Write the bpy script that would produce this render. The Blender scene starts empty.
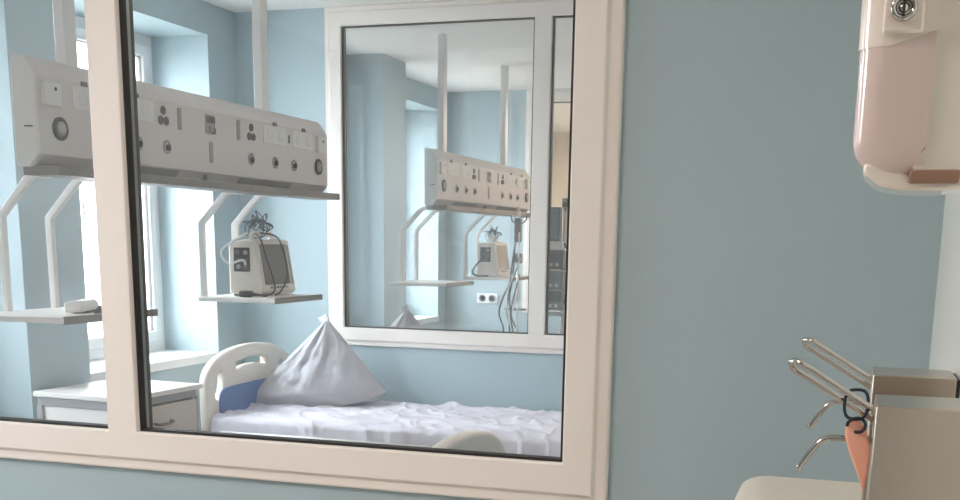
import bpy, bmesh, math, random
from mathutils import Vector, Matrix, noise
random.seed(7)
S = bpy.context.scene
C = S.collection
PI = math.pi
H = 1.55                      # eye height; every z below is measured from the floor

# ------------------------------------------------------------------ camera
yaw, pitch, roll = -0.314637, 0.212418, 0.013521
f = Vector((math.sin(yaw)*math.cos(pitch), math.cos(yaw)*math.cos(pitch), -math.sin(pitch)))
r = Vector((math.cos(yaw), -math.sin(yaw), 0)); u = r.cross(f)
r2 = r*math.cos(roll) + u*math.sin(roll); u2 = -r*math.sin(roll) + u*math.cos(roll)
cam_data = bpy.data.cameras.new('camera')
cam = bpy.data.objects.new('camera', cam_data); C.objects.link(cam)
cam.matrix_world = Matrix(((r2.x, u2.x, -f.x, 0), (r2.y, u2.y, -f.y, 0), (r2.z, u2.z, -f.z, H), (0, 0, 0, 1)))
cam_data.sensor_width = 36; cam_data.lens = 1129.67/960*36
cam_data.shift_y = 235.33/960
cam_data.clip_start = .02
S.camera = cam

# ------------------------------------------------------------------ world and exposure
w = bpy.data.worlds.new('overcast_sky'); S.world = w; w.use_nodes = True
bg = w.node_tree.nodes['Background']
bg.inputs['Color'].default_value = (.86, .95, 1.0, 1); bg.inputs['Strength'].default_value = 20.5
S.view_settings.view_transform = 'Standard'; S.view_settings.look = 'None'
S.view_settings.gamma = 1; S.view_settings.use_curve_mapping = False
S.view_settings.exposure = 0.0
S.cycles.transparent_max_bounces = 48; S.cycles.max_bounces = 16; S.cycles.diffuse_bounces = 8
LAMP_CAM, FILL_WARD, LAMP_FAR = 36, 7, 210

# ------------------------------------------------------------------ materials
def srgb(*c):
    return tuple(((x/255)/12.92 if x/255 <= .04045 else ((x/255+.055)/1.055)**2.4) for x in c) + (1,)
def mat(name, col, rough=.5, metal=0, bump=0, bscale=60, var=0, vscale=3, coat=0, trans=0, spec=.5, stretch=None):
    m = bpy.data.materials.new(name); m.use_nodes = True
    nt = m.node_tree; b = nt.nodes['Principled BSDF']
    b.inputs['Base Color'].default_value = col
    b.inputs['Roughness'].default_value = rough; b.inputs['Metallic'].default_value = metal
    b.inputs['Coat Weight'].default_value = coat; b.inputs['Transmission Weight'].default_value = trans
    b.inputs['Specular IOR Level'].default_value = spec
    tc = nt.nodes.new('ShaderNodeTexCoord'); src = tc.outputs['Object']
    if stretch:
        mp = nt.nodes.new('ShaderNodeMapping'); mp.inputs['Scale'].default_value = stretch
        nt.links.new(src, mp.inputs['Vector']); src = mp.outputs['Vector']
    if bump:
        n = nt.nodes.new('ShaderNodeTexNoise'); n.inputs['Scale'].default_value = bscale; n.inputs['Detail'].default_value = 4
        bp = nt.nodes.new('ShaderNodeBump'); bp.inputs['Strength'].default_value = bump; bp.inputs['Distance'].default_value = .004
        nt.links.new(src, n.inputs['Vector']); nt.links.new(n.outputs['Fac'], bp.inputs['Height']); nt.links.new(bp.outputs['Normal'], b.inputs['Normal'])
    if var:
        n = nt.nodes.new('ShaderNodeTexNoise'); n.inputs['Scale'].default_value = vscale; n.inputs['Detail'].default_value = 5
        mx = nt.nodes.new('ShaderNodeMix'); mx.data_type = 'RGBA'
        mx.inputs[6].default_value = tuple(x*(1-var) for x in col[:3])+(1,); mx.inputs[7].default_value = tuple(min(1, x*(1+var)) for x in col[:3])+(1,)
        nt.links.new(src, n.inputs['Vector']); nt.links.new(n.outputs['Fac'], mx.inputs[0]); nt.links.new(mx.outputs[2], b.inputs['Base Color'])
    return m
def glass_mat(name, tint=(1, 1, 1, 1), haze=.018):
    m = bpy.data.materials.new(name); m.use_nodes = True; nt = m.node_tree; nt.nodes.clear()
    o = nt.nodes.new('ShaderNodeOutputMaterial'); t = nt.nodes.new('ShaderNodeBsdfTransparent'); t.inputs[0].default_value = tint
    g = nt.nodes.new('ShaderNodeBsdfGlossy'); g.inputs['Roughness'].default_value = .0
    fr = nt.nodes.new('ShaderNodeFresnel'); fr.inputs['IOR'].default_value = 1.5
    ge = nt.nodes.new('ShaderNodeNewGeometry'); mr = nt.nodes.new('ShaderNodeMapRange')
    mr.inputs['To Min'].default_value = 1.5; mr.inputs['To Max'].default_value = 1/1.5     # a thin pane: the same reflectance on both faces
    nt.links.new(ge.outputs['Backfacing'], mr.inputs['Value']); nt.links.new(mr.outputs[0], fr.inputs['IOR'])
    mx = nt.nodes.new('ShaderNodeMixShader')
    nt.links.new(fr.outputs[0], mx.inputs[0]); df = nt.nodes.new('ShaderNodeBsdfDiffuse'); df.inputs[0].default_value = (.9, .9, .9, 1)
    tl = nt.nodes.new('ShaderNodeBsdfTranslucent'); tl.inputs[0].default_value = (.9, .9, .9, 1)
    ad = nt.nodes.new('ShaderNodeMixShader'); nt.links.new(df.outputs[0], ad.inputs[1]); nt.links.new(tl.outputs[0], ad.inputs[2])
    du = nt.nodes.new('ShaderNodeMixShader'); du.inputs[0].default_value = haze      # pale scatter mixed in to imitate glare veiling the panes
    nt.links.new(t.outputs[0], du.inputs[1]); nt.links.new(ad.outputs[0], du.inputs[2])
    nt.links.new(du.outputs[0], mx.inputs[1]); nt.links.new(g.outputs[0], mx.inputs[2]); nt.links.new(mx.outputs[0], o.inputs[0])
    return m
def emit_mat(name, col, s):
    m = bpy.data.materials.new(name); m.use_nodes = True; nt = m.node_tree; nt.nodes.clear()
    o = nt.nodes.new('ShaderNodeOutputMaterial'); e = nt.nodes.new('ShaderNodeEmission')
    e.inputs[0].default_value = col; e.inputs[1].default_value = s; nt.links.new(e.outputs[0], o.inputs[0]); return m

TEAL = mat('teal_wall_paint', (.385, .485, .525, 1), .55, bump=.12, bscale=160, var=.04, vscale=2)
BEIGE = mat('beige_wall_paint', srgb(230, 214, 194), .6, bump=.1, bscale=150)
CEIL = mat('white_ceiling_paint', (.80, .79, .77, 1), .8, bump=.08, bscale=120)
FLOOR = mat('grey_beige_linoleum', srgb(190, 181, 172), .35, var=.12, vscale=25)
TILE = mat('white_glazed_wall', srgb(236, 237, 230), .3, var=.02)
PVC = mat('white_pvc_profile', srgb(236, 228, 222), .35, bump=.03, bscale=300)
WPVC = mat('white_window_plastic', srgb(238, 238, 238), .3)
RUBBER = mat('black_rubber_seal', srgb(32, 30, 28), .6)
SPACER = mat('grey_aluminium_spacer', srgb(150, 152, 148), .4, metal=.6)
GLASS = glass_mat('clear_glazing')
CONS = mat('console_pale_grey_enamel', srgb(212, 204, 200), .42, bump=.03, bscale=200)
CONSEND = mat('console_end_cap_plastic', srgb(222, 220, 216), .4)
LAMPG = mat('grey_lamp_diffuser', srgb(158, 154, 152), .45)
RAILM = mat('grey_rail_metal', srgb(128, 122, 117), .45, metal=.35)
WMETAL = mat('white_enamelled_tube', srgb(236, 234, 230), .35)
DARK = mat('dark_plastic', srgb(48, 46, 46), .5)
DGREY = mat('dark_grey_plastic', srgb(92, 90, 90), .5)
MGREY = mat('mid_grey_plastic', srgb(150, 147, 145), .5)
CHROME = mat('polished_chrome', srgb(200, 196, 190), .12, metal=1)
STEEL = mat('brushed_stainless_steel', srgb(205, 192, 178), .28, metal=1, bump=.04, bscale=40, stretch=(1, 1, 30))
CREAM = mat('cream_bed_plastic', srgb(228, 220, 210), .4)
BLUE = mat('blue_insert_plastic', srgb(76, 112, 168), .5)
SHEET = mat('white_cotton_sheet', srgb(216, 212, 222), .85, bump=.15, bscale=90)
PILLOW = mat('grey_white_pillowcase', srgb(190, 188, 194), .9, bump=.2, bscale=70, var=.06, vscale=9)
MATT = mat('mattress_vinyl', srgb(200, 202, 212), .6)
CABW = mat('white_cabinet_laminate', srgb(238, 234, 230), .4)
CABD = mat('pale_drawer_laminate', srgb(205, 196, 188), .45)
CABG = mat('grey_cabinet_edge', srgb(160, 160, 163), .45)
MONW = mat('monitor_off_white', srgb(222, 213, 205), .45)
SCREEN = mat('dead_grey_screen', srgb(104, 104, 102), .25)
CABLE = mat('dark_cable_rubber', srgb(52, 56, 62), .5)
CABLEW = mat('white_cable_rubber', srgb(220, 222, 222), .5)
DISPW = mat('dispenser_white_plastic', srgb(226, 220, 210), .35)
DISPC = mat('dispenser_cap_plastic', srgb(238, 228, 218), .12, coat=.4)
SOAP = mat('pink_soap_tank', srgb(230, 210, 204), .10, coat=.8, trans=.12)
NOZZ = mat('brown_nozzle', srgb(150, 116, 98), .5)
CREAMC = mat('cream_towel_plastic', srgb(226, 218, 204), .4)
ORANGE = mat('orange_fabric_tag', srgb(243, 180, 156), .85, bump=.4, bscale=400)
NAVY = mat('navy_elastic', srgb(36, 42, 54), .8)
PUMP = mat('slate_pump_plastic', srgb(96, 110, 120), .45)
PUMPD = mat('dark_pump_face', srgb(66, 76, 84), .4)
BUTTON = mat('pale_pump_button', srgb(170, 180, 186), .5)
LAMPF = emit_mat('lit_lamp_diffuser', (1, .86, .74, 1), 9)
GROUND = mat('grey_yard_ground', srgb(170, 170, 165), .9)
def brick_mat():
    m = bpy.data.materials.new('white_block_masonry'); m.use_nodes = True; nt = m.node_tree; b = nt.nodes['Principled BSDF']
    tc = nt.nodes.new('ShaderNodeTexCoord'); mp = nt.nodes.new('ShaderNodeMapping'); mp.inputs['Rotation'].default_value = (PI/2, 0, PI/2)
    br = nt.nodes.new('ShaderNodeTexBrick'); br.inputs['Color1'].default_value = srgb(226, 220, 218); br.inputs['Color2'].default_value = srgb(216, 208, 206)
    br.inputs['Mortar'].default_value = srgb(150, 146, 148); br.inputs['Scale'].default_value = 1; br.inputs['Mortar Size'].default_value = .012
    br.inputs['Brick Width'].default_value = .5; br.inputs['Row Height'].default_value = .2
    sx = nt.nodes.new('ShaderNodeSeparateXYZ'); cx = nt.nodes.new('ShaderNodeCombineXYZ')
    nt.links.new(tc.outputs['Object'], sx.inputs[0]); nt.links.new(sx.outputs[1], cx.inputs[0]); nt.links.new(sx.outputs[2], cx.inputs[1])
    nt.links.new(cx.outputs[0], br.inputs['Vector']); nt.links.new(br.outputs['Color'], b.inputs['Base Color']); b.inputs['Roughness'].default_value = .9
    return m
BLOCK = brick_mat()

# ------------------------------------------------------------------ mesh helpers
def obj(name, bm, m, parent=None, smooth=False, bevel=0, seg=2, angle=.6):
    me = bpy.data.meshes.new(name)
    bmesh.ops.recalc_face_normals(bm, faces=bm.faces)
    bm.to_mesh(me); bm.free()
    for mm in (m if isinstance(m, (list, tuple)) else [m]): me.materials.append(mm)
    o = bpy.data.objects.new(name, me); C.objects.link(o)
    if parent is not None: o.parent = parent
    if smooth:
        for p in me.polygons: p.use_smooth = True
    if bevel:
        b = o.modifiers.new('bevel', 'BEVEL'); b.width = bevel; b.segments = seg; b.limit_method = 'ANGLE'; b.angle_limit = angle
        for p in me.polygons: p.use_smooth = True
        me.set_sharp_from_angle(angle=.36)
    return o
def tag(o, label=None, cat=None, group=None, kind=None):
    if label: o['label'] = label
    if cat: o['category'] = cat
    if group: o['group'] = group
    if kind: o['kind'] = kind
    return o
def empty(name, loc=(0, 0, 0), rz=0):
    o = bpy.data.objects.new(name, None); C.objects.link(o); o.location = loc; o.rotation_euler.z = rz
    o.empty_display_size = .1
    return o
def kids(o): return [c for c in C.objects if c.parent == o]
def copy_tree(o, parent=None):
    c = o.copy(); C.objects.link(c)
    if parent is not None: c.parent = parent
    for ch in kids(o): copy_tree(ch, c)
    return c
def box(bm, x0, x1, y0, y1, z0, z1):
    v = [bm.verts.new((x, y, z)) for x in (x0, x1) for y in (y0, y1) for z in (z0, z1)]
    for q in ((0, 1, 3, 2), (4, 6, 7, 5), (0, 4, 5, 1), (2, 3, 7, 6), (0, 2, 6, 4), (1, 5, 7, 3)):
        bm.faces.new([v[i] for i in q])
    return bm
def nbox(*a): return box(bmesh.new(), *a)
def prism(bm, poly, axis, a0, a1):
    """poly of 2-D points; axis 'x': (y,z), 'y': (x,z), 'z': (x,y)"""
    def p3(p, a): return {'x': (a, p[0], p[1]), 'y': (p[0], a, p[1]), 'z': (p[0], p[1], a)}[axis]
    A = [bm.verts.new(p3(p, a0)) for p in poly]; B = [bm.verts.new(p3(p, a1)) for p in poly]
    bm.faces.new(A); bm.faces.new(B[::-1])
    n = len(poly)
    for i in range(n): bm.faces.new([A[i], B[i], B[(i+1) % n], A[(i+1) % n]])
    return bm
def cyl(bm, c, axis, r0, h0, h1, n=20, r1=None):
    r1 = r0 if r1 is None else r1
    ring = []
    for hh, rr in ((h0, r0), (h1, r1)):
        L = []
        for i in range(n):
            a = 2*PI*i/n; p, q = rr*math.cos(a), rr*math.sin(a)
            d = {'x': (hh, p, q), 'y': (p, hh, q), 'z': (p, q, hh)}[axis]
            L.append(bm.verts.new((c[0]+d[0], c[1]+d[1], c[2]+d[2])))
        ring.append(L)
    bm.faces.new(ring[0]); bm.faces.new(ring[1][::-1])
    for i in range(n): bm.faces.new([ring[0][i], ring[1][i], ring[1][(i+1) % n], ring[0][(i+1) % n]])
    return bm
def lathe(bm, c, axis, prof, n=24):
    rings = []
    for rr, hh in prof:
        L = []
        for i in range(n):
            a = 2*PI*i/n; p, q = max(rr, 1e-5)*math.cos(a), max(rr, 1e-5)*math.sin(a)
            d = {'x': (hh, p, q), 'y': (p, hh, q), 'z': (p, q, hh)}[axis]
            L.append(bm.verts.new((c[0]+d[0], c[1]+d[1], c[2]+d[2])))
        rings.append(L)
    for A, B in zip(rings, rings[1:]):
        for i in range(n): bm.faces.new([A[i], B[i], B[(i+1) % n], A[(i+1) % n]])
    bm.faces.new(rings[0]); bm.faces.new(rings[-1][::-1])
    return bm
def spline(pts, k=8):
    P = [Vector(p) for p in pts]; P = [2*P[0]-P[1]] + P + [2*P[-1]-P[-2]]; out = []
    for i in range(1, len(P)-2):
        a, b, c, d = P[i-1:i+3]
        for j in range(k):
            t = j/k
            out.append(.5*((2*b)+(c-a)*t+(2*a-5*b+4*c-d)*t*t+(3*b-a-3*c+d)*t**3))
    out.append(P[-2]); return out
def tube(bm, pts, rad, n=10, k=0, square=False, closed=False):
    P = spline(pts, k) if k else [Vector(p) for p in pts]
    if square: n = 4
    rings = []; up = None; N = len(P)
    for i, p in enumerate(P):
        if closed: t = (P[(i+1) % N]-P[i-1])
        else: t = (P[min(i+1, N-1)]-P[max(i-1, 0)])
        t.normalize()
        if up is None:
            up = Vector((0, 0, 1)) if abs(t.z) < .9 else Vector((1, 0, 0))
        s = t.cross(up)
        if s.length < 1e-6: s = t.orthogonal()
        s.normalize(); up = s.cross(t).normalized()
        k2 = 1.0
        if not closed and 0 < i < N-1 and not k:
            a = (P[i]-P[i-1]).normalized(); b = (P[i+1]-P[i]).normalized(); k2 = 1/max(.5, math.sqrt((1+a.dot(b))/2))
        L = []
        for j in range(n):
            a = 2*PI*(j+(.5 if square else 0))/n; rr = rad*(math.sqrt(2) if square else 1)
            L.append(bm.verts.new(p + s*math.cos(a)*rr*1 + up*math.sin(a)*rr*k2))
        rings.append(L)
    M = N if closed else N-1
    for q in range(M):
        A, B = rings[q], rings[(q+1) % N]
        for i in range(n): bm.faces.new([A[i], A[(i+1) % n], B[(i+1) % n], B[i]])
    if not closed: bm.faces.new(rings[0][::-1]); bm.faces.new(rings[-1])
    return bm
def ring_frame(bm, plane, w0, a0, a1, b0, b1, prof):
    """mitred picture frame; prof = closed list of (inset, depth). plane 'y': rectangle in x,z at y=w0-depth; 'x': rectangle in y,z at x=w0+depth"""
    cs = []
    for sa, sb in ((0, 0), (1, 0), (1, 1), (0, 1)):
        L = []
        for ins, d in prof:
            a = (a1-ins) if sa else (a0+ins); b = (b1-ins) if sb else (b0+ins)
            L.append(bm.verts.new((a, w0-d, b) if plane == 'y' else (w0+d, a, b)))
        cs.append(L)
    n = len(prof)
    for i in range(4):
        A, B = cs[i], cs[(i+1) % 4]
        for j in range(n): bm.faces.new([A[j], B[j], B[(j+1) % n], A[(j+1) % n]])
    return bm
def plate_with_holes(name, loops, depth, m, parent, to3d, bevel=.006):
    """flat board from 2-D outline loops (first outer, then holes), given thickness and rounded edges"""
    cu = bpy.data.curves.new(name, 'CURVE'); cu.dimensions = '2D'; cu.fill_mode = 'BOTH'; cu.extrude = depth/2-bevel; cu.bevel_depth = bevel; cu.bevel_resolution = 2
    for lp in loops:
        sp = cu.splines.new('POLY'); sp.points.add(len(lp)-1); sp.use_cyclic_u = True
        for i, (x, y) in enumerate(lp): sp.points[i].co = (x, y, 0, 1)
    t = bpy.data.objects.new('tmp', cu); C.objects.link(t)
    bpy.context.view_layer.update()
    me = bpy.data.meshes.new_from_object(t.evaluated_get(bpy.context.evaluated_depsgraph_get()))
    bpy.data.objects.remove(t)
    me.name = name; me.transform(to3d); me.materials.clear(); me.materials.append(m)
    o = bpy.data.objects.new(name, me); C.objects.link(o)
    if parent is not None: o.parent = parent
    for p in me.polygons: p.use_smooth = True
    me.set_sharp_from_angle(angle=.6)
    return o
YZ = Matrix(((0, 0, 1, 0), (1, 0, 0, 0), (0, 1, 0, 0), (0, 0, 0, 1)))   # 2-D (x,y) -> (Y,Z), thickness along X

# ------------------------------------------------------------------ the building
XL, XR = -3.565, 1.0          # inner faces of outer wall and far right wall
XC = .16                      # right wall of the room the photo was taken in
Y1, Y2, Y3, YE = 2.575, 6.215, 9.855, 13.6   # partition faces
TH = .10; ZC = 2.836; YR = -2.6
def struct(name, bm, m, parent=None, **k):
    o = obj(name, bm, m, parent, **k)
    if parent is None: o['kind'] = 'structure'
    return o
struct('floor', nbox(-4.0, XR+.1, YR-.1, YE+.1, -.12, 0), FLOOR)
struct('ceiling', nbox(-4.0, XR+.1, YR-.1, YE+.1, ZC, ZC+.15), CEIL)
alcoves = [(1.1, 2.1), (2.9, 3.83), (4.42, 5.905), (6.75, 7.62), (8.3, 9.66)]
SILL, ATOP, XW = .89, 2.664, -3.94
bm = bmesh.new(); y = YR
XO = -4.02
for a, b in alcoves:
    box(bm, XO, XL, y, a, 0, ZC); box(bm, XO, XL, a, b, 0, SILL-.05); box(bm, XO, XL, a, b, ATOP, ZC); y = b
box(bm, XO, XL, y, YE, 0, ZC)
struct('wall_left', bm, TEAL)
struct('trim_1', nbox(XL, -3.29, 3.94, 4.34, 0, ZC), TEAL)        # boxed-in risers between the windows
struct('trim_2', nbox(XL, -3.29, 7.77, 8.20, 0, ZC), TEAL)
ZB, ZT = .935, 2.835          # outer heights of the interior windows
wins = {1: (Y1, -3.06, -.52), 2: (Y2, -2.985, -.51), 3: (Y3, -2.83, -.40)}
for n, nm in ((1, 'wall_near'), (2, 'wall_middle'), (3, 'wall_far')):
    yy, a, b = wins[n]; bm = bmesh.new()
    box(bm, XL, a, yy, yy+TH, 0, ZC); box(bm, b, XR, yy, yy+TH, 0, ZC); box(bm, a, b, yy, yy+TH, 0, ZB)
    struct(nm, bm, TEAL)
struct('wall_end', nbox(XL, XR, YE, YE+.1, 0, ZC), BEIGE)
struct('wall_rear', nbox(XL, XR, YR-.1, YR, 0, ZC), TEAL)
struct('wall_right', nbox(XC, XC+.1, YR, Y1, 0, ZC), TILE)
struct('wall_back', nbox(XR, XR+.1, YR, YE, 0, ZC), TEAL)
bm = bmesh.new()
for y0, y1 in ((Y1+TH, Y2), (Y2+TH, Y3)):
    box(bm, XL, XL+.012, y0, y1, 0, .08)
struct('baseboard_left', bm, MGREY)

def interior_window(n, mull):
    yy, a, b = wins[n]
    t = empty('window_%d' % n, ((a+b)/2, yy, ZB)); t['kind'] = 'structure'
    off = Vector(t.location)
    def add(name, bm, m, par=t, **k):
        bmesh.ops.translate(bm, verts=bm.verts, vec=-off)
        return obj(name, bm, m, par, **k)
    P = [(0, -.04), (0, .014), (.004, .019), (.027, .019), (.034, .031), (.104, .031), (.107, .022), (.107, -.04)]
    add('window_frame', ring_frame(bmesh.new(), 'y', yy, a, b, ZB, ZT, P), PVC, bevel=.0025, seg=2, angle=.5)
    m0, m1 = mull
    MP = [(m0, .04), (m0, -.022), (m0+.003, -.031), (m1-.003, -.031), (m1, -.022), (m1, .04)]
    add('mullion', prism(bmesh.new(), [(x, yy+d) for x, d in MP], 'z', ZB+.1, ZT-.1), PVC, bevel=.0025, angle=.5)
    for x0, x1 in ((a+.107, m0), (m1, b-.107)):
        z0, z1 = ZB+.107, ZT-.107
        add('rubber_seal', ring_frame(bmesh.new(), 'y', yy, x0, x1, z0, z1, [(-.002, -.002), (-.002, .017), (.0065, .017), (.0075, -.002)]), RUBBER)
        add('glazing_spacer', ring_frame(bmesh.new(), 'y', yy, x0, x1, z0, z1, [(0, -.022), (0, -.003), (.003, -.003), (.003, -.022)]), SPACER)
        add('rubber_seal', ring_frame(bmesh.new(), 'y', yy, x0, x1, z0, z1, [(-.002, -.038), (-.002, -.0225), (.003, -.0225), (.002, -.038)]), RUBBER)
        add('glass_pane', nbox(x0-.004, x1+.004, yy+.0005, yy+.0025, z0-.004, z1+.004), GLASS)
        add('glass_pane', nbox(x0-.004, x1+.004, yy+.0225, yy+.0245, z0-.004, z1+.004), GLASS)
    return t
interior_window(1, (-1.886, -1.791)); interior_window(2, (-1.742, -1.644)); interior_window(3, (-1.45, -1.35))

for i, (a, b) in enumerate(alcoves):
    t = empty('window_%d' % (i+4), (XW, (a+b)/2, SILL)); t['kind'] = 'structure'; off = Vector(t.location)
    def add(name, bm, m, **k):
        bmesh.ops.translate(bm, verts=bm.verts, vec=-off); return obj(name, bm, m, t, **k)
    P = [(0, -.06), (0, .01), (.055, .01), (.06, .03), (.115, .03), (.122, .02), (.122, -.06)]
    mid = a+(b-a)*.46
    add('window_frame', ring_frame(bmesh.new(), 'x', XW, a, b, SILL, ATOP, P), WPVC, bevel=.003)
    add('mullion', nbox(XW-.06, XW+.028, mid-.05, mid+.05, SILL+.1, ATOP-.1), WPVC, bevel=.004)
    for y0, y1 in ((a+.12, mid-.048), (mid+.048, b-.12)):
        add('rubber_seal', ring_frame(bmesh.new(), 'x', XW, y0, y1, SILL+.12, ATOP-.12, [(-.002, 0), (-.002, .017), (.006, .017), (.006, 0)]), DGREY)
        add('glass_pane', nbox(XW-.012, XW-.010, y0-.01, y1+.01, SILL+.11, ATOP-.11), GLASS)
    add('window_handle', tube(bmesh.new(), [(XW+.03, mid+.02, 1.72), (XW+.07, mid+.02, 1.72), (XW+.075, mid+.02, 1.60)], .009, 8), WPVC)
    add('window_sill', nbox(XW, XL+.012, a+.001, b-.001, SILL-.05, SILL), WPVC, bevel=.006)
    la = bpy.data.lights.new('daylight_opening', 'AREA'); la.shape = 'RECTANGLE'; la.size = (b-a); la.size_y = ATOP-SILL
    la.cycles.is_portal = True
    lo = bpy.data.objects.new('daylight_opening', la); C.objects.link(lo); lo.location = (XO-.03, (a+b)/2, (SILL+ATOP)/2)
    lo.rotation_euler = (PI/2, 0, -PI/2)      # faces +X, into the room

# outside: a yard and the pale block wall of the next building
tag(obj('yard_ground', nbox(-30, XO-.05, -15, 30, -3.2, -3.0), GROUND), kind='structure')
o = obj('neighbour_building', nbox(-12.5, -11.5, -6, 26, -3.0, 2.75), BLOCK)
tag(o, 'white masonry building outside the left windows with block courses', 'building')

# ------------------------------------------------------------------ ceiling lamps
def lamp(x, y, label, power, col, sx=.6, sy=.6):
    t = empty('ceiling_lamp', (x, y, ZC)); tag(t, label, 'lamp')
    obj('housing', nbox(-sx/2-.02, sx/2+.02, -sy/2-.02, sy/2+.02, -.05, -.0005), WPVC, t, bevel=.005)
    obj('diffuser', nbox(-sx/2, sx/2, -sy/2, sy/2, -.058, -.05), LAMPF, t)
    la = bpy.data.lights.new('lamp_light', 'AREA'); la.shape = 'RECTANGLE'; la.size = sx; la.size_y = sy; la.energy = power; la.color = col
    lo = bpy.data.objects.new('lamp_light', la); C.objects.link(lo); lo.parent = t; lo.location = (0, 0, -.062)
lamp(-1.75, .45, 'square ceiling lamp in the room in front of the window', LAMP_CAM, (1, .81, .73))
lamp(-.3, 4.4, 'added square fill lamp, out of view over the first ward', FILL_WARD, (1, .93, .88))  # both ward lamps are unseen fill, added to brighten the wards
lamp(-.3, 8.0, 'added square fill lamp, out of view over the second ward', FILL_WARD, (1, .93, .88))
lamp(-1.2, 11.8, 'square ceiling lamp in the far beige room', LAMP_FAR, (1, .83, .68))

# ------------------------------------------------------------------ bed-head console hung from the ceiling
def make_console():
    oy, oz = 4.25, 2.12                        # empty sits on the top face, middle of the length
    t = empty('bedhead_console', (-2.62, oy, oz)); off = Vector(t.location)
    def add(name, bm, m, par=t, **k):
        bmesh.ops.translate(bm, verts=bm.verts, vec=-off); return obj(name, bm, m, par, **k)
    ZF0, ZF1 = 1.812, 2.056
    sec = [(-2.555, ZF0), (-2.555, ZF1), (-2.600, 2.119), (-2.643, 2.121), (-2.643, 1.772), (-2.592, 1.772)]
    body = add('body', prism(bmesh.new(), sec, 'y', 3.186, 5.305), CONS, bevel=.0015)
    for y0, y1 in ((3.172, 3.186), (5.305, 5.319)):
        add('end_cap', prism(bmesh.new(), sec, 'y', y0, y1), CONSEND, bevel=.0015)
    X = -2.555
    def ring_socket(y, z, rr):
        o = add('round_socket', lathe(bmesh.new(), (X, y, z), 'x', [(rr, -.001), (rr, .006), (rr*.8, .009), (rr*.66, .004), (rr*.66, -.001)]), DARK, smooth=True)
        return o
    def gas(y, z):
        g = add('gas_outlet', lathe(bmesh.new(), (X, y, z), 'x', [(.026, -.001), (.026, .004), (.019, .006), (.019, -.001)]), MGREY, smooth=True)
        gg = obj('valve', lathe(bmesh.new(), (X-off.x, y+.004-off.y, z-.002-off.z), 'x', [(.012, -.001), (.012, .009), (.008, .011), (.008, -.001)], 14), DARK, g, smooth=True)
    for y in (3.287, 5.215):
        s = ring_socket(y, 1.898, .038)
        obj('socket_core', lathe(bmesh.new(), (X-off.x, y-off.y, 1.898-off.z), 'x', [(.024, -.001), (.024, .008), (.012, .012), (.004, .012)]), MGREY, s, smooth=True)
    for y in (3.54, 3.725, 3.91, 4.555, 4.775, 4.96): gas(y, 1.889)
    for y in (3.893, 4.562):
        for dy, dz in ((0, .02), (-.018, -.018), (.018, -.018)):
            add('socket', lathe(bmesh.new(), (X, y+dy, 2.002+dz), 'x', [(.0165, -.001), (.0165, .004), (.012, .006), (.010, .001), (.004, .001)], 16), DGREY, smooth=True)
    for y in (4.003, 4.452): add('vent_slot', nbox(X-.001, X+.004, y-.013, y+.013, 1.96, 2.043), MGREY, bevel=.002)
    add('vent_slot', nbox(X-.001, X+.004, 4.216, 4.242, 1.851, 1.934), MGREY, bevel=.002)
    sp = add('switch_plate', nbox(X-.001, X+.005, 4.19, 4.262, 1.965, 2.04), MGREY, bevel=.003)
    for yy, zz in ((4.21, 2.02), (4.242, 2.02), (4.226, 1.985), (4.245, 1.978)):
        obj('switch_key', nbox(X+.004-off.x, X+.010-off.x, yy-.011-off.y, yy+.011-off.y, zz-.012-off.z, zz+.012-off.z), DGREY if zz > 2 or yy > 4.24 else MGREY, sp)
    for y in (3.425, 3.72, 4.775, 5.06):
        add('terminal', nbox(X-.001, X+.006, y-.016, y+.016, 2.048, 2.064), DGREY, bevel=.002)
    for y0, y1 in ((3.36, 3.58), (3.62, 3.83), (4.67, 4.885), (4.945, 5.16)):
        o = add('socket_panel', nbox(X-.001, X+.003, y0, y1, 1.968, 2.047), CONSEND, bevel=.002)
        for yy in (y0+.055, y1-.055):
            obj('socket_face', lathe(bmesh.new(), (X+.003-off.x, yy-off.y, 2.007-off.z), 'x', [(.022, -.001), (.022, .002), (.018, -.0005)]), CONS, o, smooth=True)
    add('slot', nbox(X-.001, X+.004, 4.908, 4.918, 1.985, 2.02), DGREY)
    for y in (3.245, 5.233):
        o = add('call_box', nbox(X-.001, X+.016, y-.04, y+.042, 1.965, 2.04), CONSEND, bevel=.003)
        obj('call_button', lathe(bmesh.new(), (X+.015-off.x, y+.012-off.y, 2.02-off.z), 'x', [(.006, 0), (.006, .003), (.003, .004)], 10), DARK, o)
    # lamp covers on the sloping underside, rail along the lower edge
    def slope(z): return -2.555-.037*(ZF0-z)/(ZF0-1.772)
    for y0, y1 in ((3.5, 4.0), (4.47, 4.95)):
        bm = bmesh.new()
        pts = [(slope(1.807)+.003, 1.807), (slope(1.775)+.003, 1.775), (slope(1.775)-.004, 1.778), (slope(1.807)-.004, 1.810)]
        prism(bm, pts, 'y', y0, y1); add('lamp_cover', bm, LAMPG)
    add('latch', nbox(-2.575, -2.563, 4.18, 4.205, 1.775, 1.81), DGREY)
    add('rail', nbox(-2.64, -2.50, 3.196, 5.344, 1.745, 1.776), RAILM, bevel=.003)
    for y in (3.43, 4.785): add('ceiling_pole', nbox(-2.642, -2.598, y-.032, y+.032, 2.112, ZC), WMETAL, bevel=.004)
    add('label_strip', nbox(-2.60, -2.57, 3.168, 3.173, 1.895, 1.90), DGREY)
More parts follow.
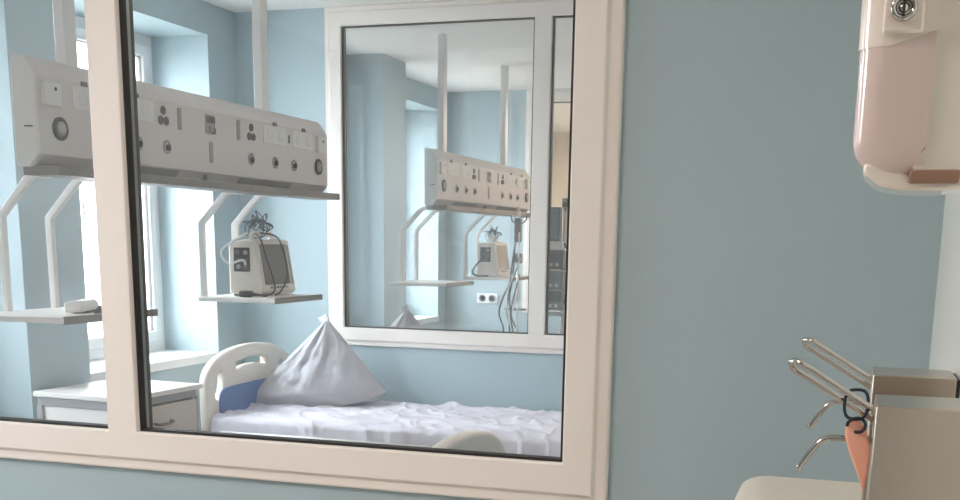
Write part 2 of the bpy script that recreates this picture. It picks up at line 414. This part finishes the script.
    # two hung shelves, each on a pair of bent tubes
    for k, (ya, yb, s0, s1) in enumerate(((3.335, 3.59, 3.15, 3.685), (4.63, 4.925, 4.60, 5.08))):
        for yy in (ya, yb):
            add('hanger_pipe', tube(bmesh.new(), [(-2.64, yy, 1.755), (-2.72, yy, 1.755), (-2.86, yy, 1.615), (-2.86, yy, 1.285)], .0125, square=True), WMETAL, bevel=.003)
        sh = add('shelf', nbox(-2.875, -2.48, s0, s1, 1.265, 1.286), CABW, bevel=.004)
        obj('edge_strip', nbox(-2.486-off.x, -2.475-off.x, s0+.002-off.y, s1-.002-off.y, 1.262-off.z, 1.289-off.z), RAILM, sh, bevel=.002)
    return t
console = make_console()
tag(console, 'nearer, larger pale grey bed-head console with sockets hung behind the near window', 'medical console', None)
DY = 3.73
c2 = copy_tree(console); c2.location.y += DY
tag(c2, 'smaller bed-head console farther away, seen through the inner window above the bed', 'medical console', None)

# ------------------------------------------------------------------ patient monitor with cable heap
def make_monitor():
    t = empty('patient_monitor', (-2.71, 4.91, 1.287))
    # local: x toward the room, y along the shelf
    bm = bmesh.new()
    side = [(-.085, .004), (.085, .004), (.09, .03), (.055, .245), (.04, .262), (-.07, .255), (-.085, .24)]
    prism(bm, side, 'y', -.165, .165); body = obj('casing', bm, MONW, t, bevel=.012, seg=3)
    def fx(z): return .09-(z-.03)*.035/.215
    def quad(y0, y1, z0, z1, d, m, name, par, th=.006):
        b = bmesh.new(); prism(b, [(fx(z0)+d, z0), (fx(z1)+d, z1), (fx(z1)+d-th, z1), (fx(z0)+d-th, z0)], 'y', y0, y1); return obj(name, b, m, par, bevel=.002)
    bez = quad(-.158, .158, .018, .254, .004, MONW, 'bezel', t)
    quad(-.135, .112, .052, .238, .007, SCREEN, 'screen', t)
    for i in range(6): quad(-.09+i*.03, -.072+i*.03, .034, .044, .008, MGREY if i % 2 else DGREY, 'button', bez)
    quad(.124, .146, .05, .235, .006, MGREY, 'side_strip', t)
    blk = obj('connector_block', nbox(-.055, .028, -.171, -.157, .112, .222), DARK, t, bevel=.003)
    for i, (x, z) in enumerate(((-.028, .20), (.010, .20), (-.028, .165), (.010, .165), (-.028, .135), (.010, .135))):
        obj('connector', lathe(bmesh.new(), (x, -.171, z), 'y', [(.011, .002), (.011, -.005), (.006, -.008)], 12), MGREY if i in (1, 4) else DGREY, blk)
    obj('handle', tube(bmesh.new(), [(0.0, -.09, .252), (.0, -.08, .285), (.0, .08, .285), (.0, .09, .252)], .012, 10, k=5), MONW, t, smooth=True)
    return t
def heap(base):
    """tangled leads on the monitor top plus the loops hanging over its front"""
    bm = bmesh.new(); rnd = random.Random(11); z0 = base.z+.27
    for k in range(11):
        c = Vector((base.x+rnd.uniform(-.03, .03), base.y+rnd.uniform(-.06, .07), z0+rnd.uniform(.02, .085)))
        e1 = Vector((rnd.uniform(-.6, .6), rnd.uniform(-1, 1), rnd.uniform(-.3, .3))).normalized(); e2 = e1.cross(Vector((rnd.uniform(-1, 1), rnd.uniform(-.4, .4), rnd.uniform(-.5, .5)))).normalized()
        rr = rnd.uniform(.028, .06); ph = rnd.random()*6; pts = []
        for i in range(11):
            a = ph+i*.8; q = c+(e1*math.cos(a)+e2*math.sin(a)*.8)*rr*(1+.10*math.sin(i*1.3))
            q.z = max(q.z, base.z+.266); pts.append(q)
        tube(bm, pts, .0027, 6, k=5)
    o = obj('lead_bundle', bm, CABLE, smooth=True)
    return o
mon = make_monitor(); mon.rotation_euler.z = 0
tag(mon, 'off-white patient monitor with dead grey screen on the hung shelf of the first ward', 'monitor')
mb = Vector(mon.location)
hp = heap(mb); tag(hp, 'tangle of dark leads heaped on top of the nearer patient monitor', 'cable')
bm = bmesh.new()
tube(bm, [(mb.x+.02, mb.y-.10, mb.z+.285), (mb.x+.07, mb.y-.135, mb.z+.26), (mb.x+.098, mb.y-.13, mb.z+.17), (mb.x+.112, mb.y-.09, mb.z+.06), (mb.x+.115, mb.y-.12, mb.z+.012), (mb.x+.06, mb.y-.17, mb.z+.006), (mb.x-.04, mb.y-.2, mb.z+.006)], .0045, 8, k=8)
o = obj('hanging_cable', bm, CABLE, smooth=True); tag(o, 'dark cable hanging down the left front edge of the nearer monitor', 'cable')
bm = bmesh.new()
tube(bm, [(mb.x+.02, mb.y-.05, mb.z+.29), (mb.x+.07, mb.y+.02, mb.z+.272), (mb.x+.085, mb.y+.06, mb.z+.20), (mb.x+.108, mb.y+.05, mb.z+.09), (mb.x+.118, mb.y-.04, mb.z+.02), (mb.x+.12, mb.y-.1, mb.z+.005)], .004, 8, k=8)
o = obj('hanging_cable', bm, CABLE, smooth=True); tag(o, 'dark cable looping across the grey screen of the nearer monitor', 'cable')
bm = bmesh.new()
tube(bm, [(mb.x-.02, mb.y-.10, mb.z+.29), (mb.x-.06, mb.y-.19, mb.z+.24), (mb.x-.09, mb.y-.22, mb.z+.20), (mb.x-.06, mb.y-.21, mb.z+.15), (mb.x+.0, mb.y-.185, mb.z+.165), (mb.x+.01, mb.y-.172, mb.z+.14), (mb.x+.005, mb.y-.165, mb.z+.13)], .0055, 8, k=8)
o = obj('white_cable', bm, CABLEW, smooth=True); tag(o, 'white cable plugged into the dark connector block of the nearer monitor', 'cable')
t = empty('cable_plug', (mb.x+.04, mb.y-.23, 1.2865)); tag(t, 'small black plug lying on the shelf left of the nearer monitor', 'plug')
obj('plug_body', nbox(-.03, .03, -.02, .02, 0, .03), DARK, t, bevel=.008); obj('cord', tube(bmesh.new(), [(.03, 0, .015), (.06, .03, .008), (.09, .03, .005)], .005, 8, k=5), CABLE, t, smooth=True)
m2 = copy_tree(mon); m2.location.y += DY-.05
tag(m2, 'patient monitor on the hung shelf of the second ward, seen through the inner window', 'monitor')
h2 = hp.copy(); C.objects.link(h2); h2.location.y += DY-.05; tag(h2, 'tangle of dark leads on top of the farther patient monitor', 'cable')
tb = Vector(m2.location); bm = bmesh.new()
tube(bm, [(tb.x-.02, tb.y-.17, tb.z+.15), (tb.x-.06, tb.y-.21, tb.z+.10), (tb.x-.10, tb.y-.22, tb.z+.04), (tb.x-.07, tb.y-.20, tb.z+.006), (tb.x+.02, tb.y-.19, tb.z+.006)], .007, 8, k=8)
o = obj('hanging_cable', bm, CABLE, smooth=True); tag(o, 'dark cable curling out of the left side of the farther monitor', 'cable')

# handset and connector on the near shelf
t = empty('sensor_handset', (-2.60, 3.40, 1.2865), .35); tag(t, 'white handset lying on the shelf beside the window mullion', 'handset')
obj('shell', prism(bmesh.new(), [(-.03, .006), (-.03, .04), (.02, .046), (.035, .03), (.035, .006)], 'y', -.10, .10), WPVC, t, bevel=.008)
obj('foot', nbox(-.025, .03, -.02, .10, 0, .008), DGREY, t)
t = empty('cable_plug', (-2.52, 3.42, 1.2865), .3); tag(t, 'black wedge-shaped plug lying before the white handset', 'plug')
obj('plug_body', prism(bmesh.new(), [(-.06, 0), (.07, 0), (.07, .022), (.0, .026)], 'x', -.02, .02), DARK, t, bevel=.003)

# ------------------------------------------------------------------ beds
def arch(hw, z0, zs, zt, n=28, p=2.3):
    L = [(-hw, z0)]
    for i in range(n+1):
        a = PI-PI*i/n; c, s = math.cos(a), math.sin(a)
        L.append((hw*math.copysign(abs(c)**(2/p), c), zs+(zt-zs)*abs(s)**(2/p)))
    L.append((hw, z0)); return L
def make_bed():
    t = empty('hospital_bed', (-2.15, 5.70, 0))          # local x along the bed, head at -x
    HB = -1.10
    tilt = []
    def lens(cx, cz, a, b, rot, n=20, cut=.5):           # half-moon hand hole
        L = []
        for i in range(n+1):
            th = -PI/2+PI*i/n; x, z = a*math.cos(th), b*math.sin(th); L.append((x, z))
        for i in range(n-1, 0, -1):
            th = -PI/2+PI*i/n; x, z = a*cut*math.cos(th), b*math.sin(th); L.append((x, z))
        cr, sr = math.cos(rot), math.sin(rot)
        return [(cx+x*cr-z*sr, cz+x*sr+z*cr) for x, z in L]
    def slot(cx, cz, hw, hh, sag, n=16):
        top = [(cx-hw+2*hw*i/n, cz+hh-sag*((2*i/n-1)**2)) for i in range(n+1)]
        bot = [(cx+hw-2*hw*i/n, cz-hh-sag*((2*i/n-1)**2)) for i in range(n+1)]
        return top+bot
    def board(name, x, zt, dz):
        out = arch(.475, .40+dz, zt-.17, zt, p=2.15)
        def oval(cx, cz, a, b, rot, n=28):
            return [(cx+a*math.cos(q)*math.cos(rot)-b*math.sin(q)*math.sin(rot), cz+a*math.cos(q)*math.sin(rot)+b*math.sin(q)*math.cos(rot)) for q in [2*PI*i/n for i in range(n)]]
        holes = [slot(0, zt-.078, .185, .034, .022), oval(.352, zt-.185, .055, .095, .34), oval(-.352, zt-.185, .055, .095, -.34)]
        o = plate_with_holes(name, [out]+holes, .05, CREAM, t, Matrix.Translation((x, 0, 0)) @ YZ, bevel=.016)
        for s in (-1, 1):
            bm = bmesh.new(); tube(bm, [(x, s*.43, .05), (x, s*.43, .5)], .02, 12); obj('leg', bm, WMETAL, t, smooth=True)
            cw = obj('caster', cyl(bmesh.new(), (x, s*.43, .05), 'y', .05, -.015, .015, 20), DGREY, t, bevel=.004)
        return o
    hb = board('headboard', HB, .955, 0); 
    plate_with_holes('blue_panel', [arch(.37, .48, .66, .755, p=6)], .012, BLUE, hb, Matrix.Translation((HB+.031, 0, 0)) @ YZ, bevel=.004)
    fb = board('footboard', 1.10, .957, .0)
    bm = bmesh.new()
    for s in (-1, 1): tube(bm, [(-1.08, s*.40, .40), (1.08, s*.40, .40)], .022, square=True)
    for x in (-.7, 0, .7): tube(bm, [(x, -.40, .40), (x, .40, .40)], .018, square=True)
    obj('bed_frame', bm, WMETAL, t)
    obj('mattress', nbox(-1.06, 1.06, -.445, .445, .43, .60), MATT, t, bevel=.03, seg=3)
    for s in (-1, 1):
        bm = bmesh.new()
        tube(bm, [(-.99, s*.50, .39), (-.99, s*.50, .535), (.25, s*.50, .535), (.25, s*.50, .39), (-.99, s*.50, .39)], .012, 8)
        for i in range(4): tube(bm, [(-.74+i*.25, s*.50, .39), (-.74+i*.25, s*.50, .535)], .008, 8)
        box(bm, -.5, -.44, min(s*.40, s*.50), max(s*.40, s*.50), .385, .405); box(bm, -.1, -.04, min(s*.40, s*.50), max(s*.40, s*.50), .385, .405)
        obj('side_rail', bm, WMETAL, t, smooth=True)
    return t
bed = make_bed()
tag(bed, 'hospital bed with cream headboard and blue insert against the wall below the inner window', 'bed')
def wr(x, y):
    v = 0
    for fx, fy, a, q, e in ((1.6, 3.0, .017, 0, 6), (3.7, 5.5, .013, 3.7, 5), (7, 6, .009, 9.1, 4), (5, 13, .008, 5.3, 4)):
        n = noise.noise(Vector((x*fx+q+y*1.3, y*fy-q+x*.9, q*1.3))); v += a*max(0, 1-abs(n)*1.6)**e
    return v-.008 + .007*noise.noise(Vector((x*2.2+y*3.3, x*1.1-y*2.7, 5)))
def make_sheet():
    bm = bmesh.new(); nx = 330; prof = []
    HY, ZT_, R = .455, .612, .03
    side = []
    for i in range(9): side.append((-HY-.006, .47+i*(.105/8), 1-i/9))
    for i in range(1, 7):
        a = PI-PI/2*i/6; side.append((-HY+R+math.cos(a)*(R+.006), ZT_-R+math.sin(a)*R, 0))
    top = [(-HY+R+(2*HY-2*R)*i/100, ZT_, 0) for i in range(1, 100)]
    prof = side+top+[(-y, z, h) for y, z, h in side[::-1]]
    rows = []
    for i in range(nx+1):
        x = -1.07+2.14*i/nx; L = []
        for j, (y, z, h) in enumerate(prof):
            d = wr(x, y*1.3)
            if z >= ZT_-1e-6: p = Vector((x, y, z+max(d, -.008)+.002))
            else:
                fold = .022*h*math.sin(x*21+5*noise.noise(Vector((x*3, 0, 0))))+.010*h*noise.noise(Vector((x*9, 2, 1)))
                sgn = 1 if y > 0 else -1
                drop = -.045*h*(.5+noise.noise(Vector((x*1.7, sgn*3, 2))))
                p = Vector((x, y+sgn*(max(-.002, d*.8)+abs(fold)*.8), z+drop+(d*.5 if h < .5 else 0)))
            L.append(bm.verts.new(p))
        rows.append(L)
    for A, B in zip(rows, rows[1:]):
        for j in range(len(prof)-1): bm.faces.new([A[j], A[j+1], B[j+1], B[j]])
    o = obj('bed_sheet', bm, SHEET, smooth=True)
    sm = o.modifiers.new('cloth_thickness', 'SOLIDIFY'); sm.thickness = .002; sm.offset = 1
    return o
sheet = make_sheet(); sheet.location = bed.location
tag(sheet, 'rumpled white sheet spread over the bed below the inner window', 'sheet')

def make_pillow(scale=1):
    """stood on its long edge with the top corner pulled up into a peak"""
    bm = bmesh.new(); nt, ns = 34, 64; rows = []
    AP = Vector((-.01, .20, .485))
    for i in range(nt+1):
        t = i/nt
        wt = 1-t
        xl, xr = -.425*wt**1.03+AP.x*t, .365*wt**.97+AP.x*t
        cyl_, cyr = -.04*wt+AP.y*t, .21*wt+AP.y*t
        z0 = AP.z*t
        bulge = .20*(wt**.75)*min(1, .55+t*3)
        L = []
        for j in range(ns):
            a = 2*PI*j/ns; c, s = math.cos(a), math.sin(a)
            k = (c+1)/2
            x = xl+(xr-xl)*k; yb = cyl_+(cyr-cyl_)*k
            th = abs(s)**1.25*bulge*(1 if s < 0 else .45)
            y = yb+(-th if s < 0 else th)
            zlift = .07*max(0, c)**3*wt+.02*max(0, -c)**6*wt
            p = Vector((x, y, z0+zlift))
            n = noise.noise(Vector((x*6+t*2, t*5, s*2)))*.034+(.5-abs(noise.noise(Vector((k*11-t*4, t*3, 7+(s > 0)*5)))))*.055
            crease = -.02*math.exp(-((k-(.36+.1*t))/.05)**2)*(t > .25)*(s < 0)
            p.y += (n*(1 if s < 0 else -.3)*-1-crease)*min(1, wt*3)*abs(s)
            L.append(bm.verts.new(p))
        rows.append(L)
    for A, B in zip(rows, rows[1:]):
        for j in range(ns): bm.faces.new([A[j], A[(j+1) % ns], B[(j+1) % ns], B[j]])
    bm.faces.new(rows[0]); 
    bmesh.ops.remove_doubles(bm, verts=bm.verts, dist=.0008)
    o = obj('pillow', bm, PILLOW, smooth=True)
    # the pinched ear of the pillowcase
    b2 = bmesh.new(); prism(b2, [(-.035, -.005), (-.05, .02), (-.02, .028), (.0, .045), (.02, .02), (.012, -.02)], 'y', -.006, .006)
    bmesh.ops.translate(b2, verts=b2.verts, vec=AP+Vector((0, -.012, -.015)))
    obj('pillow_corner', b2, SHEET, o, bevel=.004)
    return o
pil = make_pillow(); pil.location = (-2.89, 5.80, .617)
tag(pil, 'grey-white pillow stood up in a peak on the bed below the inner window', 'pillow')

b2 = copy_tree(bed); b2.location.y = 3.19; b2.location.x -= .07
tag(b2, 'bed just behind the near window sill, only its arched footboard showing', 'bed')
s2 = sheet.copy(); C.objects.link(s2); s2.location = b2.location; tag(s2, 'white sheet on the bed just behind the near window sill', 'sheet')
b3 = copy_tree(bed); b3.location.y = 7.0
tag(b3, 'bed in the second ward hidden below the inner window frame', 'bed')
s3 = sheet.copy(); C.objects.link(s3); s3.location = b3.location; tag(s3, 'white sheet on the bed in the second ward', 'sheet')
p3 = copy_tree(pil); p3.location = (-2.85, 6.95, .62)
tag(p3, 'white pillow peak just showing above the sill of the inner window', 'pillow')

# ------------------------------------------------------------------ bedside cabinet
t = empty('bedside_cabinet', (-3.02, 4.165, 0), -.07); 
tag(t, 'white bedside cabinet with drawer standing left of the bed by the window', 'cabinet')
obj('cabinet_top', nbox(-.218, .245, -.275, .275, .888, .91), CABW, t, bevel=.004)
bm = bmesh.new(); box(bm, -.205, .212, -.26, -.24, .08, .85); box(bm, -.205, .212, .24, .26, .08, .85); box(bm, -.205, -.19, -.24, .24, .08, .85); box(bm, -.19, .212, -.24, .24, .08, .10)
obj('carcass', bm, CABW, t)
obj('top_rail', nbox(-.205, .217, -.265, .265, .852, .888), CABG, t, bevel=.002)
for a in (-.205, .192):
    bm = nbox(a, a+.03, -.27, -.257, .0, .852); obj('leg', bm, CABG, t, bevel=.003)
    bm = nbox(a, a+.03, .257, .27, .0, .852); obj('leg', bm, CABG, t, bevel=.003)
for (z0, z1, nm) in ((.70, .845, 'drawer'), (.10, .69, 'door')):
    d = obj(nm, nbox(.213, .229, -.245, .245, z0, z1), CABD, t, bevel=.003)
    hz = z0+.085 if nm == 'drawer' else z1-.08
    obj('handle', tube(bmesh.new(), [(.227, -.055, hz-.012), (.249, -.05, hz-.016), (.253, 0, hz-.018), (.249, .05, hz-.016), (.227, .055, hz-.012)], .006, 8, k=5), RAILM, d, smooth=True)

# ------------------------------------------------------------------ far ward: pumps, drip stand, wall outlet
t = empty('pump_stand', (-1.945, 7.55, 0)); tag(t, 'stand with slate grey pumps seen through the narrow right pane', 'pump stand')
obj('pole', tube(bmesh.new(), [(.06, 0, .08), (.06, 0, 1.82)], .014, 12), CHROME, t, smooth=True)
obj('pole_clamp', cyl(bmesh.new(), (.06, 0, 0), 'z', .022, 1.78, 1.84, 16), DGREY, t, bevel=.004)
for i in range(5):
    a = i*2*PI/5+.3; lg = obj('leg', tube(bmesh.new(), [(.06, 0, .10), (.06+.26*math.cos(a), .26*math.sin(a), .07)], .015, 8), DGREY, t)
    obj('caster', cyl(bmesh.new(), (.06+.26*math.cos(a), .26*math.sin(a), .03), 'y', .03, -.012, .012, 14), DARK, lg)
sc = obj('screen', nbox(-.06, .05, -.10, -.03, 1.56, 1.78), PUMPD, t, bevel=.006); obj('screen_glass', nbox(-.05, .04, -.103, -.098, 1.575, 1.77), PUMP, sc)
obj('bracket', nbox(-.05, .06, -.05, .0, 1.50, 1.56), WMETAL, t, bevel=.004)
for k in range(3):
    z0 = 1.105+k*.135
    p = obj('infusion_pump', nbox(-.10, .09, -.14, .02, z0, z0+.128), PUMP if k % 2 else PUMPD, t, bevel=.008)
    obj('display', nbox(-.08, .0, -.144, -.139, z0+.065, z0+.11), PUMPD, p)
    for j in range(4): obj('button', nbox(-.08+j*.04, -.06+j*.04, -.145, -.139, z0+.022, z0+.042), BUTTON, p)
tube_bm = tube(bmesh.new(), [(.09, -.12, 1.55), (.14, -.12, 1.42), (.12, -.13, 1.25), (.10, -.13, 1.15)], .007, 8, k=8); obj('lead', tube_bm, DARK, t, smooth=True)
tube_bm = tube(bmesh.new(), [(-.04, -.05, 1.09), (-.03, -.06, 1.0), (.06, -.06, .95), (.04, -.05, .85), (-.10, -.02, .80)], .008, 8, k=8); obj('hose', tube_bm, CABLEW, t, smooth=True)
obj('tray', nbox(-.11, .1, -.12, .02, 1.07, 1.09), MGREY, t, bevel=.003)

t = empty('drip_stand', (-2.355, 8.06, 0)); tag(t, 'thin drip stand with dangling leads beside the farther monitor', 'drip stand')
obj('pole', tube(bmesh.new(), [(0, 0, .08), (0, 0, 1.80)], .010, 10), WMETAL, t, smooth=True)
obj('clamp', nbox(-.025, .02, -.03, .02, 1.55, 1.72), DGREY, t, bevel=.006)
obj('clamp', nbox(-.02, .03, -.03, .02, 1.40, 1.47), MGREY, t, bevel=.006)
obj('hook_bar', tube(bmesh.new(), [(-.06, 0, 1.74), (-.05, 0, 1.70), (0, 0, 1.68), (.05, 0, 1.70), (.06, 0, 1.74)], .005, 8, k=5), DARK, t, smooth=True)
obj('cross_bar', nbox(-.09, .07, -.02, -.005, 1.06, 1.075), DGREY, t)
for i in range(4):
    a = i*PI/2+.4; obj('leg', tube(bmesh.new(), [(0, 0, .10), (.24*math.cos(a), .24*math.sin(a), .03)], .012, 8), WMETAL, t)
rl = random.Random(5)
for i in range(7):
    x0 = rl.uniform(-.10, .05); pts = [(rl.uniform(-.03, .03), -.03, 1.62-.06*i)]
    for k in range(5): pts.append((x0+rl.uniform(-.035, .035), -.04-.01*i, 1.5-.06*i-.17*(k+1)+rl.uniform(-.03, .03)))
    pts = [p for p in pts if p[2] > .3]
    obj('lead', tube(bmesh.new(), pts, .0055, 6, k=6), CABLE if i % 3 else CABLEW, t, smooth=True)
t = empty('wall_outlet', (-3.16, Y3, 1.05)); tag(t, 'white double socket on the far ward wall under the farther monitor', 'socket')
obj('plate', nbox(-.10, .10, -.012, 0, -.045, .045), WPVC, t, bevel=.004)
for s in (-1, 1): obj('socket_well', lathe(bmesh.new(), (s*.045, -.012, 0), 'y', [(.032, .001), (.032, -.006), (.026, -.006), (.024, .0)], 18), MGREY, t, smooth=True)

# ------------------------------------------------------------------ dispensers on the right-hand wall
def make_elbow(k):
    """steel elbow-lever soap dispenser; local origin on the wall at the top back corner line, -x into the room"""
    t = empty('elbow_dispenser', (XC, 0, 1.12))
    bm = bmesh.new(); box(bm, -.125, -.006, -.062, .062, 0, .24)
    obj('housing', bm, STEEL, t, bevel=.002, seg=2)
    obj('back_plate', nbox(-.006, -.0005, -.058, .058, .004, .236), DARK, t)
    base = Vector((-.122, 0, .218)); tip = Vector((-.220, 0, .276))
    d = (tip-base).normalized(); nrm = Vector((-d.z, 0, d.x)) if True else None
    pts = []
    hy = .011; hn = .0068
    for s, e in ((-1, 0), (-1, 1), (1, 1), (1, 0)):
        pass
    A = base-Vector((0, hy, 0))-nrm*hn; B = tip-Vector((0, hy, 0))-nrm*hn
    Cc = tip+Vector((0, hy, 0))+nrm*hn; D = base+Vector((0, hy, 0))+nrm*hn
    mid = (B+Cc)/2+d*.014
    P = [A, A.lerp(B, .5), A.lerp(B, .93), B+d*.004, mid, Cc+d*.004, D.lerp(Cc, .93), D.lerp(Cc, .5), D]
    obj('lever', tube(bmesh.new(), P, .0042, 10, k=6), CHROME, t, smooth=True)
    sp = [(-.12, 0, .190), (-.15, 0, .191), (-.168, 0, .184), (-.182, 0, .168), (-.212, 0, .142)] if False else [(-.12, 0, .187), (-.168, 0, .188), (-.185, 0, .184), (-.197, 0, .171), (-.215, 0, .142)]
    obj('spout', tube(bmesh.new(), sp, .0042, 10, k=6), CHROME, t, smooth=True)
    return t
e1 = make_elbow(0); e1.location.y = 1.515
tag(e1, 'nearer stainless steel elbow dispenser with an orange tag hanging from its lever', 'soap dispenser')
e2 = copy_tree(e1); e2.location.y = 1.88
tag(e2, 'farther stainless steel elbow dispenser behind the one with the orange tag', 'soap dispenser')
# hair tie looped over the near lever, tag knotted to it
ec = Vector((.012, 1.515, 1.357))
bm = bmesh.new(); P = []
for i in range(20):
    a = 2*PI*i/20; P.append((ec.x+.0145*math.cos(a), ec.y-.008+.018*math.sin(a*1+.2), ec.z-.003+.0185*math.sin(a)+.002*math.sin(3*a)))
tube(bm, P, .0021, 8, closed=True)
P = [(ec.x+.002+.011*math.cos(a), ec.y-.026+.006*math.sin(a*2), ec.z-.027+.009*math.sin(a)) for a in [2*PI*i/14 for i in range(14)]]
tube(bm, P, .0021, 8, closed=True)
o = obj('hair_tie', bm, NAVY, smooth=True); tag(o, 'navy elastic hair tie looped over the chrome lever', 'hair tie')
bm = bmesh.new()
L = [(-.011, .004), (.004, .006), (.013, -.006), (.021, -.034), (.020, -.062), (.016, -.088), (.006, -.062), (-.006, -.034), (-.012, -.016)]
prism(bm, [(ec.x+.001+x, ec.z-.026+z) for x, z in L], 'y', ec.y-.026, ec.y-.016)
o = obj('fabric_tag', bm, ORANGE, bevel=.003, seg=3); tag(o, 'orange fabric tag hanging from the navy hair tie', 'tag')

# big plastic dispenser
def rrect(x0, x1, z0, z1, rbl, rbr, n=10):
    L = [(x0, z1)]
    for i in range(n+1):
        a = PI+PI/2*i/n; L.append((x0+rbl+rbl*math.cos(a), z0+rbl+rbl*math.sin(a)))
    for i in range(n+1):
        a = -PI/2+PI/2*i/n; L.append((x1-rbr+rbr*math.cos(a), z0+rbr+rbr*math.sin(a)))
    L.append((x1, z1)); return L
DYC = 1.05
t = empty('soap_dispenser', (XC, DYC+.06, H+.20)); off = Vector(t.location)
tag(t, 'large white wall dispenser with pinkish soap tank and chrome lock at upper right', 'soap dispenser')
def add(name, bm, m, par=t, **k):
    bmesh.ops.translate(bm, verts=bm.verts, vec=-off); return obj(name, bm, m, par, **k)
y0, y1 = DYC, DYC+.12
add('back_housing', prism(bmesh.new(), rrect(.036, .125, H+.053, H+.30, .02, .05), 'y', y0+.002, y1-.002), DISPW, bevel=.0015, seg=2)
add('wall_bracket', nbox(.12, XC-.0005, y0+.02, y1-.02, H+.09, H+.28), DISPW)
def soft_loft(fn, ya, yb, rad, n=8):
    '''outline fn(inset) carried from ya to yb with a quarter-round of radius rad at both ends'''
    bm = bmesh.new(); rings = []
    st = [(ya+rad*(1-math.sin(PI/2*k/n)), rad*(1-math.cos(PI/2*k/n))) for k in range(n, -1, -1)]
    st = [(ya+rad*(1-math.cos(PI/2*k/n)), rad*(1-math.sin(PI/2*k/n))) for k in range(n+1)]
    st += [(yb-(a-ya), b) for a, b in st[::-1]]
    for yy, ins in st: rings.append([bm.verts.new((x, yy, z)) for x, z in fn(ins)])
    for A, B in zip(rings, rings[1:]):
        for q in range(len(A)): bm.faces.new([A[q], A[(q+1) % len(A)], B[(q+1) % len(A)], B[q]])
    bm.faces.new(rings[0]); bm.faces.new(rings[-1][::-1])
    return bm
tk = add('soap_tank', soft_loft(lambda q: rrect(-.0125+q, .0465, H+.057+q, H+.172, .034, .002), y0-.002, y1+.002, .024), SOAP, smooth=True)
cap = add('cap', soft_loft(lambda q: [(-.014+q, H+.163), (.0465, H+.174), (.0465, H+.30), (-.014+q, H+.30)], y0-.0025, y1+.0025, .025), DISPC, smooth=True)
for oo in (tk, cap): oo.data.set_sharp_from_angle(angle=.5)
add('base_rim', prism(bmesh.new(), [(-.002, H+.062), (.012, H+.051), (.03, H+.0475), (.06, H+.047), (.085, H+.050), (.11, H+.064), (.11, H+.07), (-.002, H+.07)], 'y', y0+.008, y1-.008), DISPC, bevel=.003)
add('nozzle', nbox(.035, .075, y0-.001, y0+.02, H+.053, H+.064), NOZZ, bevel=.002)
lk = add('lock_plate', nbox(.004, .036, y0-.008, y0-.003, H+.172, H+.212), DISPC, bevel=.003)
def sub(name, bm, m, par, **k):
    bmesh.ops.translate(bm, verts=bm.verts, vec=-off); return obj(name, bm, m, par, **k)
sub('lock_barrel', lathe(bmesh.new(), (.0195, y0-.008, H+.191), 'y', [(.0105, .001), (.0105, -.004), (.0095, -.006), (.007, -.006), (.0065, -.002), (.0035, -.002), (.0035, -.005), (.0005, -.005)], 24), CHROME, lk, smooth=True)
sub('key_slot', nbox(.0185, .0205, y0-.0140, y0-.0095, H+.186, H+.196), DARK, lk)
# cream housing below, half hidden by the steel dispenser
t = empty('towel_dispenser', (XC, 2.1, .79)); tag(t, 'cream plastic housing with rounded top corner below the steel dispensers', 'towel dispenser')
bm = bmesh.new(); L = [(-.345, 0), (-.345, .282)]
for i in range(1, 9):
    a = PI-PI/2*i/8; L.append((-.345+.055+.055*math.cos(a), .292+.028*math.sin(a)))
L += [(-.0005, .320), (-.0005, 0)]
prism(bm, L, 'y', -.14, .14); obj('housing', bm, CREAMC, t, bevel=.008, seg=3)
obj('paper_slot', nbox(-.30, -.08, -.05, .05, -.004, .004), DARK, t)

# repeats share a group
for kind, grp in (('bedhead_console', 'bed-head consoles'), ('patient_monitor', 'patient monitors on hung shelves'), ('lead_bundle', 'lead tangles on monitors'),
                  ('hanging_cable', 'cables hanging from monitors'), ('hospital_bed', 'ward beds'), ('bed_sheet', 'bed sheets'), ('pillow', 'peaked pillows'),
                  ('elbow_dispenser', 'steel elbow dispensers'), ('cable_plug', 'plugs lying on the shelves'), ('ceiling_lamp', 'ceiling lamps')):
    for o in C.objects:
        if o.parent is None and o.name.split('.')[0] == kind: o['group'] = grp
